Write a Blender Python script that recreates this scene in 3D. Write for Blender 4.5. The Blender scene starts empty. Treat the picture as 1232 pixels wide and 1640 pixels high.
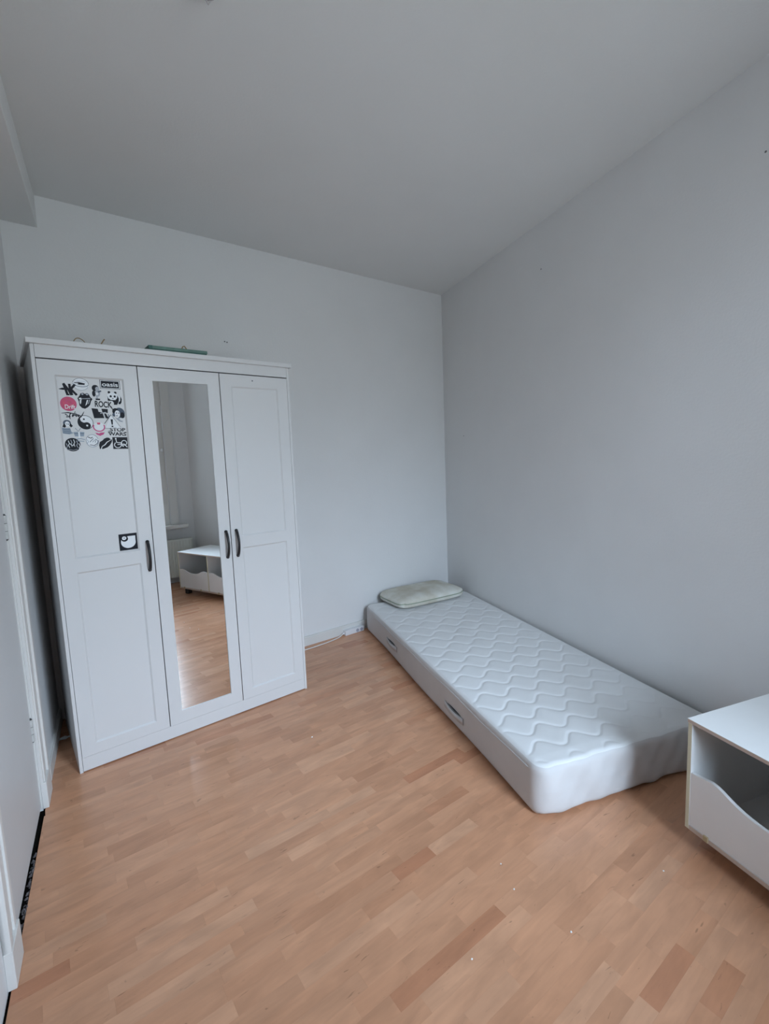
import bpy, bmesh, math, random
from mathutils import Matrix, Vector

scene = bpy.context.scene
COL = scene.collection
PI = math.pi

# ------------------------------------------------------------------ camera
CAM = Vector((-1.9865, -3.8894, 1.3676))
YAW, PITCH, ROLL = 0.3419, -0.1132, -0.0383
F_PX = 761.03
fwd = Vector((math.sin(YAW) * math.cos(PITCH), math.cos(YAW) * math.cos(PITCH), math.sin(PITCH)))
rgt = Vector((math.cos(YAW), -math.sin(YAW), 0))
upv = rgt.cross(fwd)
cR, sR = math.cos(ROLL), math.sin(ROLL)
rgt, upv = cR * rgt + sR * upv, -sR * rgt + cR * upv
cam_data = bpy.data.cameras.new('camera')
cam_data.sensor_fit = 'VERTICAL'
cam_data.sensor_height = 24.0
cam_data.lens = F_PX / 1640.0 * 24.0
cam_data.clip_start = 0.02
cam = bpy.data.objects.new('camera', cam_data)
M = Matrix((rgt, upv, -fwd)).transposed().to_4x4()
M.translation = CAM
cam.matrix_world = M
COL.objects.link(cam)
scene.camera = cam

# ------------------------------------------------------------------ colour management
vs = scene.view_settings
vs.view_transform = 'Standard'
vs.look = 'None'
vs.gamma = 1.0
vs.use_curve_mapping = False
vs.exposure = 0.0

# ------------------------------------------------------------------ overcast sky (brighter towards the zenith), dim ground below
SKY = 61.0
world = bpy.data.worlds.new('overcast_sky')
scene.world = world
world.use_nodes = True
nt = world.node_tree
nt.nodes.clear()
wo = nt.nodes.new('ShaderNodeOutputWorld')
bg = nt.nodes.new('ShaderNodeBackground')
tc = nt.nodes.new('ShaderNodeTexCoord')
sx = nt.nodes.new('ShaderNodeSeparateXYZ')
nt.links.new(tc.outputs['Generated'], sx.inputs[0])
ramp = nt.nodes.new('ShaderNodeMapRange')        # overcast luminance (1 + 2 sin h) / 3
ramp.inputs['From Min'].default_value = 0.0
ramp.inputs['From Max'].default_value = 1.0
ramp.inputs['To Min'].default_value = 0.30
ramp.inputs['To Max'].default_value = 1.0
nt.links.new(sx.outputs['Z'], ramp.inputs['Value'])
hor = nt.nodes.new('ShaderNodeMapRange')
hor.inputs['From Min'].default_value = -0.02
hor.inputs['From Max'].default_value = 0.34
hor.interpolation_type = 'SMOOTHSTEP'
nt.links.new(sx.outputs['Z'], hor.inputs['Value'])
skyc = nt.nodes.new('ShaderNodeMix')
skyc.data_type = 'RGBA'
skyc.inputs['A'].default_value = (0.40, 0.44, 0.48, 1)
skyc.inputs['B'].default_value = (0.76, 0.92, 1.17, 1)
nt.links.new(hor.outputs['Result'], skyc.inputs['Factor'])
nt.links.new(skyc.outputs['Result'], bg.inputs['Color'])
mul = nt.nodes.new('ShaderNodeMath')
mul.operation = 'MULTIPLY'
mul.inputs[1].default_value = SKY
nt.links.new(ramp.outputs['Result'], mul.inputs[0])
nt.links.new(mul.outputs[0], bg.inputs['Strength'])
nt.links.new(bg.outputs[0], wo.inputs['Surface'])

# ------------------------------------------------------------------ room plan (metres)
BTH = 0.3134                                       # angle of the back and window walls
PA = Vector((0.0, 0.0, 0))                         # back right corner
PB = Vector((-2.88, -2.88 * math.tan(BTH), 0))     # back left corner
LD = Vector((0.18, -1.0, 0)).normalized()          # along the left wall, towards the window
PD = Vector((0.0, -4.191, 0))                      # front right corner
BT = Vector((math.cos(BTH), math.sin(BTH), 0))     # along the back wall, to the right
BN = Vector((-math.sin(BTH), math.cos(BTH), 0))    # out of the room through the back wall
_t = ((PD - PB).dot(BN)) / LD.dot(BN)
PC = PB + LD * _t                                  # front left corner
H = 2.756
WT = 0.24                                          # wall thickness
WIN = (0.345, 1.12, 0.69, 2.62)                     # window opening along the wall from the right corner, and heights

# portal: tells the sampler where the sky comes in, gives no light of its own
pl = bpy.data.lights.new('window_portal', 'AREA')
pl.shape = 'RECTANGLE'
pl.size = WIN[1] - WIN[0]
pl.size_y = WIN[3] - WIN[2]
pl.cycles.is_portal = True
po = bpy.data.objects.new('window_portal', pl)
pc = PD - BT * (WIN[0] + WIN[1]) / 2 - BN * (WT + 0.02)
po.matrix_world = Matrix((BT, Vector((0, 0, 1)), -BN)).transposed().to_4x4()
po.location = (pc.x, pc.y, (WIN[2] + WIN[3]) / 2)
COL.objects.link(po)

# ================================================================== materials
def principled(name, col, rough=0.5, metal=0.0, spec=0.5):
    m = bpy.data.materials.new(name)
    m.use_nodes = True
    b = m.node_tree.nodes['Principled BSDF']
    b.inputs['Base Color'].default_value = (*col, 1)
    b.inputs['Roughness'].default_value = rough
    b.inputs['Metallic'].default_value = metal
    b.inputs['Specular IOR Level'].default_value = spec
    return m


def noisy(name, col, rough=0.5, var=0.04, scale=8.0, bump=0.0, bscale=200.0, spec=0.5, col2=None, detail=4.0):
    """principled with a soft tone variation and an optional fine relief"""
    m = principled(name, col, rough, 0, spec)
    n = m.node_tree.nodes
    l = m.node_tree.links
    b = n['Principled BSDF']
    t = n.new('ShaderNodeTexCoord')
    nz = n.new('ShaderNodeTexNoise')
    nz.inputs['Scale'].default_value = scale
    nz.inputs['Detail'].default_value = detail
    l.new(t.outputs['Object'], nz.inputs['Vector'])
    mr = n.new('ShaderNodeValToRGB')
    c2 = col2 if col2 else tuple(max(0, c * (1 - var * 2)) for c in col)
    mr.color_ramp.elements[0].position = 0.3
    mr.color_ramp.elements[1].position = 0.65
    mr.color_ramp.elements[0].color = (*c2, 1)
    mr.color_ramp.elements[1].color = (*col, 1)
    l.new(nz.outputs['Fac'], mr.inputs['Fac'])
    l.new(mr.outputs['Color'], b.inputs['Base Color'])
    if bump:
        nb = n.new('ShaderNodeTexNoise')
        nb.inputs['Scale'].default_value = bscale
        nb.inputs['Detail'].default_value = 3
        l.new(t.outputs['Object'], nb.inputs['Vector'])
        bp = n.new('ShaderNodeBump')
        bp.inputs['Strength'].default_value = bump
        bp.inputs['Distance'].default_value = 0.002
        l.new(nb.outputs['Fac'], bp.inputs['Height'])
        l.new(bp.outputs['Normal'], b.inputs['Normal'])
    return m


MAT = {}
MAT['wall'] = noisy('wall_paint', (0.80, 0.795, 0.79), 0.75, 0.012, 3.0, 0.35, 90, 0.25)
MAT['ceiling'] = noisy('ceiling_paint', (0.80, 0.795, 0.78), 0.85, 0.012, 2.0, 0.3, 110, 0.2)
MAT['trim'] = noisy('trim_paint', (0.76, 0.745, 0.715), 0.45, 0.02, 5.0, 0.1, 60)
MAT['door'] = noisy('door_paint', (0.63, 0.635, 0.635), 0.42, 0.015, 4.0, 0.08, 50)
MAT['subfloor'] = noisy('subfloor', (0.018, 0.015, 0.013), 1.0, 0.3, 20.0, spec=0.0)  # near-black: shade in the gap at the door is put into this colour
MAT['ward'] = noisy('wardrobe_white', (0.72, 0.715, 0.71), 0.38, 0.006, 3.0, 0.03, 120)
MAT['gap_shade'] = principled('gap_shade_dark', (0.03, 0.03, 0.035), 0.7)  # near-black stands in for the shade behind door gaps
MAT['black'] = principled('black_iron', (0.012, 0.012, 0.014), 0.35)
MAT['mirror'] = principled('mirror_silver', (0.93, 0.94, 0.93), 0.0, 1.0)
MAT['ink'] = principled('black_ink', (0.012, 0.013, 0.020), 0.45, 0, 0.15)
MAT['ink2'] = principled('faded_ink', (0.10, 0.13, 0.18), 0.5, 0, 0.15)
MAT['ink3'] = principled('pale_blue_ink', (0.30, 0.37, 0.45), 0.5)
MAT['paper'] = principled('sticker_white', (0.84, 0.86, 0.88), 0.4)
MAT['pink'] = noisy('pink_print', (0.72, 0.05, 0.14), 0.45, 0.12, 60)
MAT['magenta'] = principled('magenta_print', (0.60, 0.03, 0.20), 0.45)
MAT['skin_grey'] = principled('grey_print', (0.42, 0.45, 0.50), 0.5)
MAT['plastic'] = principled('white_plastic', (0.80, 0.80, 0.82), 0.35)
MAT['plastic_hole'] = principled('socket_shadow', (0.38, 0.39, 0.47), 0.5)
MAT['cable'] = principled('cable_white', (0.78, 0.74, 0.70), 0.45)
MAT['twine'] = noisy('tan_twine', (0.35, 0.24, 0.12), 0.8, 0.1, 80)
MAT['teal'] = noisy('teal_card', (0.15, 0.27, 0.225), 0.6, 0.12, 25)
MAT['teal_dark'] = principled('dark_teal_card', (0.045, 0.14, 0.12), 0.6)
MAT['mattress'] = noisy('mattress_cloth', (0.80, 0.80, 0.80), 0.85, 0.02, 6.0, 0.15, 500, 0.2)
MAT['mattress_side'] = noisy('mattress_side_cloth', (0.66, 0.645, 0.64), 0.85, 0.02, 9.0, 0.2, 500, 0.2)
MAT['strap'] = principled('mattress_strap', (0.60, 0.60, 0.61), 0.85)
MAT['slit'] = principled('dark_seam', (0.05, 0.05, 0.06), 0.9)
MAT['pillow'] = noisy('pillow_cream', (0.70, 0.69, 0.63), 0.9, 0.05, 7.0, 0.25, 300, 0.15, (0.52, 0.47, 0.37))
MAT['pillow_pipe'] = principled('pillow_green_piping', (0.28, 0.33, 0.24), 0.85)
MAT['bench'] = noisy('bench_white', (0.88, 0.88, 0.87), 0.45, 0.02, 6.0, 0.05, 80)
MAT['bench_edge'] = noisy('bench_edge_band', (0.74, 0.70, 0.52), 0.5, 0.04, 10)
MAT['bench_edge2'] = noisy('bench_front_edge', (0.62, 0.50, 0.42), 0.5, 0.04, 10)
MAT['bench_foot'] = principled('dark_foot', (0.03, 0.025, 0.02), 0.7)
MAT['tan'] = principled('tan_stop', (0.50, 0.40, 0.24), 0.5)
MAT['radiator'] = noisy('radiator_enamel', (0.74, 0.76, 0.70), 0.4, 0.01, 3)
MAT['rubble'] = noisy('grey_rubble', (0.15, 0.13, 0.13), 0.9, 0.25, 60)
MAT['crumb'] = principled('white_crumb', (0.85, 0.85, 0.85), 0.8)
MAT['dark_mark'] = principled('dark_mark', (0.16, 0.16, 0.17), 0.8)
MAT['lamp_base'] = principled('ceiling_rose_plastic', (0.50, 0.47, 0.47), 0.5)
MAT['hinge'] = noisy('hinge_painted', (0.62, 0.62, 0.60), 0.4, 0.1, 60)
MAT['hinge_dark'] = principled('hinge_shadow', (0.06, 0.06, 0.06), 0.6)

# clear window pane: straight-through glass with a faint surface reflection
mg = bpy.data.materials.new('window_pane_glass')
mg.use_nodes = True
g = mg.node_tree
g.nodes.clear()
go = g.nodes.new('ShaderNodeOutputMaterial')
gm = g.nodes.new('ShaderNodeMixShader')
gt = g.nodes.new('ShaderNodeBsdfTransparent')
gt.inputs['Color'].default_value = (0.95, 0.97, 0.96, 1)
gg = g.nodes.new('ShaderNodeBsdfGlossy')
gg.inputs['Roughness'].default_value = 0.0
gl = g.nodes.new('ShaderNodeFresnel')
gl.inputs['IOR'].default_value = 1.45
g.links.new(gl.outputs[0], gm.inputs[0])
g.links.new(gt.outputs[0], gm.inputs[1])
g.links.new(gg.outputs[0], gm.inputs[2])
g.links.new(gm.outputs[0], go.inputs['Surface'])
MAT['glass'] = mg

PLANK_ANG = math.radians(16.5)


def wood(name, from_object):
    """laminate strip: one tone per strip, fine grain along the strip, a few knots"""
    m = bpy.data.materials.new(name)
    m.use_nodes = True
    n = m.node_tree.nodes
    l = m.node_tree.links
    b = n['Principled BSDF']
    at = n.new('ShaderNodeAttribute')
    at.attribute_type = 'OBJECT' if from_object else 'GEOMETRY'
    at.attribute_name = 'tone'
    geo = n.new('ShaderNodeNewGeometry')
    rot = n.new('ShaderNodeVectorRotate')
    rot.rotation_type = 'Z_AXIS'
    rot.inputs['Angle'].default_value = -PLANK_ANG
    l.new(geo.outputs['Position'], rot.inputs['Vector'])
    off = n.new('ShaderNodeVectorMath')
    off.operation = 'MULTIPLY_ADD'
    off.inputs[1].default_value = (1, 1, 1)
    cmb = n.new('ShaderNodeCombineXYZ')
    mk = n.new('ShaderNodeMath')
    mk.operation = 'MULTIPLY'
    mk.inputs[1].default_value = 137.0
    l.new(at.outputs['Fac'], mk.inputs[0])
    l.new(mk.outputs[0], cmb.inputs[0])
    l.new(mk.outputs[0], cmb.inputs[2])
    l.new(rot.outputs[0], off.inputs[0])
    l.new(cmb.outputs[0], off.inputs[2])

    def noise(scale_vec, det, dist=0.0):
        mp = n.new('ShaderNodeMapping')
        mp.inputs['Scale'].default_value = scale_vec
        l.new(off.outputs[0], mp.inputs['Vector'])
        nz = n.new('ShaderNodeTexNoise')
        nz.inputs['Scale'].default_value = 1.0
        nz.inputs['Detail'].default_value = det
        nz.inputs['Distortion'].default_value = dist
        l.new(mp.outputs[0], nz.inputs['Vector'])
        return nz
    tone = n.new('ShaderNodeValToRGB')
    e = tone.color_ramp.elements
    e[0].position, e[0].color = 0.0, (*WOOD[0], 1)
    e[1].position, e[1].color = 1.0, (*WOOD[3], 1)
    a = e.new(0.25)
    a.color = (*WOOD[1], 1)
    a = e.new(0.6)
    a.color = (*WOOD[2], 1)
    l.new(at.outputs['Fac'], tone.inputs['Fac'])
    grain = noise((7.0, 75.0, 7.0), 3.0, 0.8)
    cloud = noise((4.5, 13.0, 4.5), 3.0, 0.8)
    mx = n.new('ShaderNodeMapRange')
    mx.inputs['From Min'].default_value = 0.3
    mx.inputs['From Max'].default_value = 0.7
    mx.inputs['To Min'].default_value = 0.955
    mx.inputs['To Max'].default_value = 1.03
    l.new(grain.outputs['Fac'], mx.inputs['Value'])
    mc = n.new('ShaderNodeMapRange')
    mc.inputs['From Min'].default_value = 0.3
    mc.inputs['From Max'].default_value = 0.7
    mc.inputs['To Min'].default_value = 0.86
    mc.inputs['To Max'].default_value = 1.10
    l.new(cloud.outputs['Fac'], mc.inputs['Value'])
    mm = n.new('ShaderNodeMath')
    mm.operation = 'MULTIPLY'
    l.new(mx.outputs[0], mm.inputs[0])
    l.new(mc.outputs[0], mm.inputs[1])
    knot = noise((15.0, 60.0, 15.0), 2.0, 1.5)
    kr = n.new('ShaderNodeMapRange')
    kr.inputs['From Min'].default_value = 0.69
    kr.inputs['From Max'].default_value = 0.76
    kr.inputs['To Min'].default_value = 1.0
    kr.inputs['To Max'].default_value = 0.68
    l.new(knot.outputs['Fac'], kr.inputs['Value'])
    mm2 = n.new('ShaderNodeMath')
    mm2.operation = 'MULTIPLY'
    l.new(mm.outputs[0], mm2.inputs[0])
    l.new(kr.outputs[0], mm2.inputs[1])
    sc = n.new('ShaderNodeVectorMath')
    sc.operation = 'SCALE'
    l.new(tone.outputs['Color'], sc.inputs[0])
    l.new(mm2.outputs[0], sc.inputs['Scale'])
    l.new(sc.outputs[0], b.inputs['Base Color'])
    b.inputs['Roughness'].default_value = 0.34
    b.inputs['Specular IOR Level'].default_value = 0.42
    rr = n.new('ShaderNodeMapRange')
    rr.inputs['To Min'].default_value = 0.20
    rr.inputs['To Max'].default_value = 0.27
    l.new(cloud.outputs['Fac'], rr.inputs['Value'])
    l.new(rr.outputs[0], b.inputs['Roughness'])
    return m


WOOD = [(0.51, 0.222, 0.120), (0.585, 0.290, 0.163), (0.63, 0.325, 0.188), (0.685, 0.380, 0.232)]
MAT['wood'] = wood('laminate_strip', True)
MAT['wood_rest'] = wood('laminate_strip_rest', False)

# ================================================================== mesh helpers
class MB:
    def __init__(self):
        self.v, self.f, self.m, self.mats = [], [], [], []

    def mi(self, key):
        if key not in self.mats:
            self.mats.append(key)
        return self.mats.index(key)

    def add(self, vs, fs, mat):
        o = len(self.v)
        k = self.mi(mat)
        self.v += [tuple(p) for p in vs]
        for f in fs:
            self.f.append([i + o for i in f])
            self.m.append(k)
        return self

    def box(self, x0, x1, y0, y1, z0, z1, mat, fm=None):
        """fm: {face letter: material} with faces -x +x -y +y -z +z"""
        vs = [(x, y, z) for z in (z0, z1) for y in (y0, y1) for x in (x0, x1)]
        fs = {'-z': (0, 2, 3, 1), '+z': (4, 5, 7, 6), '-y': (0, 1, 5, 4), '+y': (2, 6, 7, 3), '-x': (0, 4, 6, 2), '+x': (1, 3, 7, 5)}
        o = len(self.v)
        self.v += vs
        for k, f in fs.items():
            self.f.append([i + o for i in f])
            self.m.append(self.mi(fm.get(k, mat) if fm else mat))
        return self

    def hexa(self, pts, mat):
        """8 points ordered like box()"""
        return self.add(pts, [(0, 2, 3, 1), (4, 5, 7, 6), (0, 1, 5, 4), (2, 6, 7, 3), (0, 4, 6, 2), (1, 3, 7, 5)], mat)

    def prism(self, poly, z0, z1, mat):
        n = len(poly)
        vs = [(x, y, z0) for x, y in poly] + [(x, y, z1) for x, y in poly]
        fs = [tuple(range(n))[::-1], tuple(range(n, 2 * n))] + [(i, (i + 1) % n, n + (i + 1) % n, n + i) for i in range(n)]
        return self.add(vs, fs, mat)

    def tube(self, pts, r, mat, n=8, closed=False, flat=None):
        pts = [Vector(p) for p in pts]
        N = len(pts)
        vs, fs = [], []
        prev = None
        for i, p in enumerate(pts):
            if closed:
                d = pts[(i + 1) % N] - pts[i - 1]
            else:
                d = pts[min(i + 1, N - 1)] - pts[max(i - 1, 0)]
            d.normalize()
            if prev is None:
                a = Vector((0, 0, 1)) if abs(d.z) < 0.9 else Vector((1, 0, 0))
                u = d.cross(a).normalized()
            else:
                u = (prev - d * prev.dot(d)).normalized()
            prev = u
            w = d.cross(u)
            rr = r[i] if isinstance(r, (list, tuple)) else r
            for k in range(n):
                t = 2 * PI * k / n
                vs.append(p + u * rr * math.cos(t) + w * rr * math.sin(t) * (flat or 1))
        rings = N if closed else N - 1
        for i in range(rings):
            j = (i + 1) % N
            for k in range(n):
                fs.append((i * n + k, i * n + (k + 1) % n, j * n + (k + 1) % n, j * n + k))
        if not closed:
            fs.append(tuple(range(n))[::-1])
            fs.append(tuple(range((N - 1) * n, N * n)))
        return self.add(vs, fs, mat)

    def lathe(self, prof, c, mat, n=24):
        vs, fs = [], []
        for r, z in prof:
            for k in range(n):
                t = 2 * PI * k / n
                vs.append((c[0] + r * math.cos(t), c[1] + r * math.sin(t), c[2] + z))
        for i in range(len(prof) - 1):
            for k in range(n):
                fs.append((i * n + k, i * n + (k + 1) % n, (i + 1) * n + (k + 1) % n, (i + 1) * n + k))
        fs.append(tuple(range(n))[::-1])
        fs.append(tuple(range((len(prof) - 1) * n, len(prof) * n)))
        return self.add(vs, fs, mat)

    def build(self, name, parent=None, bevel=0.0, smooth=False, segs=2, recalc=True, loc=None, rotz=0.0):
        me = bpy.data.meshes.new(name)
        me.from_pydata(self.v, [], self.f)
        for k in self.mats:
            me.materials.append(MAT[k])
        me.polygons.foreach_set('material_index', self.m)
        bm = bmesh.new()
        bm.from_mesh(me)
        if recalc:
            bmesh.ops.recalc_face_normals(bm, faces=bm.faces)
        if bevel:
            es = [e for e in bm.edges if len(e.link_faces) == 2 and e.calc_face_angle(0) > 0.5]
            bmesh.ops.bevel(bm, geom=es, offset=bevel, segments=segs, profile=0.7, affect='EDGES', clamp_overlap=True)
        bm.to_mesh(me)
        bm.free()
        if smooth:
            me.polygons.foreach_set('use_smooth', [True] * len(me.polygons))
        me.update()
        o = bpy.data.objects.new(name, me)
        COL.objects.link(o)
        if parent:
            o.parent = parent
        if loc is not None:
            o.location = loc
        o.rotation_euler.z = rotz
        return o


def empty(name, loc=(0, 0, 0), rotz=0.0, parent=None):
    o = bpy.data.objects.new(name, None)
    o.empty_display_size = 0.1
    o.location = loc
    o.rotation_euler.z = rotz
    if parent:
        o.parent = parent
    COL.objects.link(o)
    return o


def tag(o, label=None, cat=None, group=None, kind=None):
    if label:
        o['label'] = label
    if cat:
        o['category'] = cat
    if group:
        o['group'] = group
    if kind:
        o['kind'] = kind
    return o


def structure(o, label, cat):
    return tag(o, label, cat, kind='structure')


def pt(base, along, s, normal, d, z):
    p = base + along * s + normal * d
    return (p.x, p.y, z)


def wall_mesh(base, along, length, out, z0, z1, holes=(), thick=WT, mat='wall'):
    """slab of wall whose inner face runs from base along 'along'; rectangular holes (s0, s1, z0, z1)"""
    mb = MB()
    cuts_s = sorted({0.0, length, *[h[0] for h in holes], *[h[1] for h in holes]})
    cuts_z = sorted({z0, z1, *[h[2] for h in holes], *[h[3] for h in holes]})
    for a, b in zip(cuts_s[:-1], cuts_s[1:]):
        for c, d in zip(cuts_z[:-1], cuts_z[1:]):
            if any(a >= h[0] - 1e-6 and b <= h[1] + 1e-6 and c >= h[2] - 1e-6 and d <= h[3] + 1e-6 for h in holes):
                continue
            mb.hexa([pt(base, along, s, out, t, z) for z in (c, d) for t in (0, thick) for s in (a, b)], mat)
    return mb


# ================================================================== the room
LN = Vector((LD.y, -LD.x, 0))                      # out of the room through the left wall
if LN.dot(PB - PA) < 0:
    LN = -LN
FLOOR_Z = -0.03
wb = wall_mesh(PB - BT * 0.10, BT, (PA - PB).length + 0.10, BN, FLOOR_Z, H).build('wall_back')
structure(wb, 'off-white painted back wall behind the white wardrobe', 'wall')
wr = wall_mesh(PA + Vector((0, 0.0, 0)), Vector((0, -1, 0)), 4.191 + 0.02, Vector((1, 0, 0)), FLOOR_Z, H).build('wall_right')
structure(wr, 'bare off-white painted wall along the mattress', 'wall')
DOOR = (0.795, 1.480, 0.0, 2.06)
LLEN = (PC - PB).length
wl = wall_mesh(PB, LD, LLEN, LN, FLOOR_Z, H, [(DOOR[0], DOOR[1], FLOOR_Z, DOOR[3])]).build('wall_left')
structure(wl, 'pale painted wall with the door beside the wardrobe', 'wall')
wf = wall_mesh(PD, -BT, (PC - PD).length + 0.1, -BN, FLOOR_Z, H, [WIN]).build('wall_front')
structure(wf, 'pale window wall seen in the wardrobe mirror', 'wall')
ce = MB().prism([(0.25, 0.35), (-3.2, -0.75), (-2.45, -5.3), (0.25, -4.45)], H, H + 0.1, 'ceiling').build('ceiling')
structure(ce, 'plain off-white ceiling', 'ceiling')

# boxed beam under the ceiling along the left wall
BW, BH = 0.150, 0.156
mb = MB()
mb.hexa([pt(PB, LD, s, LN, t, z) for z in (H - BH, H) for t in (-BW, 0.0) for s in (-0.03, LLEN)], 'ceiling')
trim1 = mb.build('trim_1', bevel=0.002, segs=1)
structure(trim1, 'boxed-in beam below the ceiling along the left wall', 'beam')

# baseboards
mb = MB()
L0 = (PA - PB).length
for d0, d1, z0, z1 in ((-0.013, 0.0, 0.0, 0.062), (-0.009, 0.0, 0.062, 0.071)):
    mb.hexa([pt(PB, BT, s, BN, t, z) for z in (z0, z1) for t in (d0, d1) for s in (0.02, L0 - 0.02)], 'trim')
o = mb.build('baseboard_back')
structure(o, 'low white baseboard at the foot of the back wall', 'baseboard')
mb = MB()
for d0, d1, z0, z1 in ((-0.013, 0.0, 0.0, 0.066), (-0.009, 0.0, 0.066, 0.076)):
    mb.hexa([pt(PB, LD, s, LN, t, z) for z in (z0, z1) for t in (d0, d1) for s in (0.02, 0.60)], 'trim')
o = mb.build('baseboard_left')
structure(o, 'short white baseboard between the door frame and the wardrobe', 'baseboard')

# ------------------------------------------------------------------ floor: dark base, laminate strips on top
room = [PA, PB, PC, PD]
base_poly = [(p.x, p.y) for p in (PA, PB, PC, PD)]
fl = MB().prism(base_poly, -0.05, -0.0085, 'subfloor')
q = [pt(PB, LD, s, LN, t, 0) for s, t in ((DOOR[0], 0), (DOOR[1], 0), (DOOR[1], WT), (DOOR[0], WT))]
fl.prism([(p[0], p[1]) for p in q], -0.05, -0.0085, 'subfloor')
floor = fl.build('floor')
structure(floor, 'warm brown wood-strip laminate floor', 'floor')


def clip(poly, edges):
    for p, nrm in edges:                            # keep the side where (x - p) . nrm <= 0
        out = []
        for i in range(len(poly)):
            a, b = poly[i - 1], poly[i]
            da = (a[0] - p[0]) * nrm[0] + (a[1] - p[1]) * nrm[1]
            db = (b[0] - p[0]) * nrm[0] + (b[1] - p[1]) * nrm[1]
            if (da <= 0) != (db <= 0):
                t = da / (da - db)
                out.append((a[0] + t * (b[0] - a[0]), a[1] + t * (b[1] - a[1])))
            if db <= 0:
                out.append(b)
        poly = out
        if len(poly) < 3:
            return []
    return poly


def area(poly):
    return abs(sum(poly[i - 1][0] * poly[i][1] - poly[i][0] * poly[i - 1][1] for i in range(len(poly)))) / 2


INS = 0.004
edges = [((PA + BN * -INS).to_2d(), BN.to_2d()), ((PB - LN * 0.008).to_2d(), LN.to_2d()),
         ((PD + BN * INS).to_2d(), (-BN).to_2d()), (Vector((-INS, 0)), Vector((1, 0)))]
rnd = random.Random(11)
SWID = 0.0485
LENS = [0.16, 0.21, 0.27, 0.33, 0.40]
ux, uy = math.cos(PLANK_ANG), math.sin(PLANK_ANG)
vx, vy = -uy, ux
GAP = 0.00005


def project(x, y):
    d = Vector((x, y, 0)) - CAM
    z = d.dot(fwd)
    if z < 0.05:
        return None
    return (616 + F_PX * d.dot(rgt) / z, 820 - F_PX * d.dot(upv) / z)


strips = []
row = -110
while row * SWID < 1.0:
    v0, v1 = row * SWID, (row + 1) * SWID
    s = -5.2 + rnd.random() * 0.35
    # rows go in fours: one laminate board carries four printed strips
    while s < 1.2:
        ln = rnd.choice(LENS)
        c = [(s + GAP, v0 + GAP), (s + ln - GAP, v0 + GAP), (s + ln - GAP, v1 - GAP), (s + GAP, v1 - GAP)]
        wpoly = [(a * ux + b * vx, a * uy + b * vy) for a, b in c]
        cl = clip(wpoly, edges)
        if cl and area(cl) > 2e-4:
            whole = abs(area(cl) - area(wpoly)) < 1e-9
            r = rnd.random()
            tone = 0.54 + 0.36 * (rnd.random() - 0.5) + (-0.34 if r < 0.13 else (0.22 if r > 0.85 else 0))
            tone = min(0.98, max(0.02, tone))
            pp = [project(*p) for p in cl]
            vis = 0.0
            if all(pp):
                inside = [0 < p[0] < 1232 and 0 < p[1] < 1640 for p in pp]
                if any(inside):
                    vis = area(pp)
            mx_, my_ = sum(p[0] for p in cl) / len(cl), sum(p[1] for p in cl) / len(cl)
            # hidden below the mattress, the wardrobe or the toy bench
            lw = Vector((mx_, my_)) - Vector((-2.6522, -1.5222))
            cu, su = math.cos(0.3365), math.sin(0.3365)
            lu, lv = lw.x * cu + lw.y * su, -lw.x * su + lw.y * cu
            if (mx_ > -0.86 and -2.45 < my_) or (0.1 < lu < 1.3 and lv > 0.06) or (mx_ > -0.4 and my_ < -2.85):
                vis = 0.0
            strips.append((vis, cl, whole, ln, s, v0, tone))
        s += ln
    row += 1
strips.sort(key=lambda t: -t[0])
shared = {}


def plank_mesh(ln):
    if ln not in shared:
        mb = MB()
        mb.box(0, ln - 2 * GAP, 0, SWID - 2 * GAP, -0.008, 0.0, 'wood')
        tmp = mb.build('plank')
        shared[ln] = tmp.data
        bpy.data.objects.remove(tmp)
    return shared[ln]


rest = MB()
rest_tone = []
for i, (vis, cl, whole, ln, s, v0, tone) in enumerate(strips):
    if i < 300 and vis > 0:
        if whole:
            o = bpy.data.objects.new('plank', plank_mesh(ln))
            a, b = s + GAP, v0 + GAP
            o.location = (a * ux + b * vx, a * uy + b * vy, 0)
            o.rotation_euler.z = PLANK_ANG
            COL.objects.link(o)
        else:
            o = MB().prism(cl, -0.008, 0.0, 'wood').build('plank')
        o.parent = floor
        o['tone'] = tone
    else:
        n0 = len(rest.f)
        rest.prism(cl, -0.008, 0.0, 'wood_rest')
        rest_tone += [tone] * (len(rest.f) - n0)
me = bpy.data.meshes.new('plank_remainder')
me.from_pydata(rest.v, [], rest.f)
me.materials.append(MAT['wood_rest'])
att = me.attributes.new('tone', 'FLOAT', 'FACE')
att.data.foreach_set('value', rest_tone)
me.validate()
o = bpy.data.objects.new('plank_remainder', me)
COL.objects.link(o)
o.parent = floor
o['kind'] = 'stuff'

# ------------------------------------------------------------------ door in the left wall
door = empty('door_1', tuple(PB + LD * DOOR[0]), math.atan2(LD.y, LD.x))
structure(door, 'closed plain white door in the left wall, with painted hinges', 'door')
# local frame of the door: x along the wall towards the window, y = left of x
ysgn = 1 if (Matrix.Rotation(math.atan2(LD.y, LD.x), 3, 'Z') @ Vector((0, 1, 0))).dot(LN) > 0 else -1


def yb(a, b):                                       # distances behind the wall face -> local y range
    return tuple(sorted((ysgn * a, ysgn * b)))


DW = DOOR[1] - DOOR[0]
y0, y1 = yb(0.005, 0.045)
MB().box(0.008, DW - 0.008, y0, y1, 0.014, 2.03, 'door').build('door_leaf', door, bevel=0.002)
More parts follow.
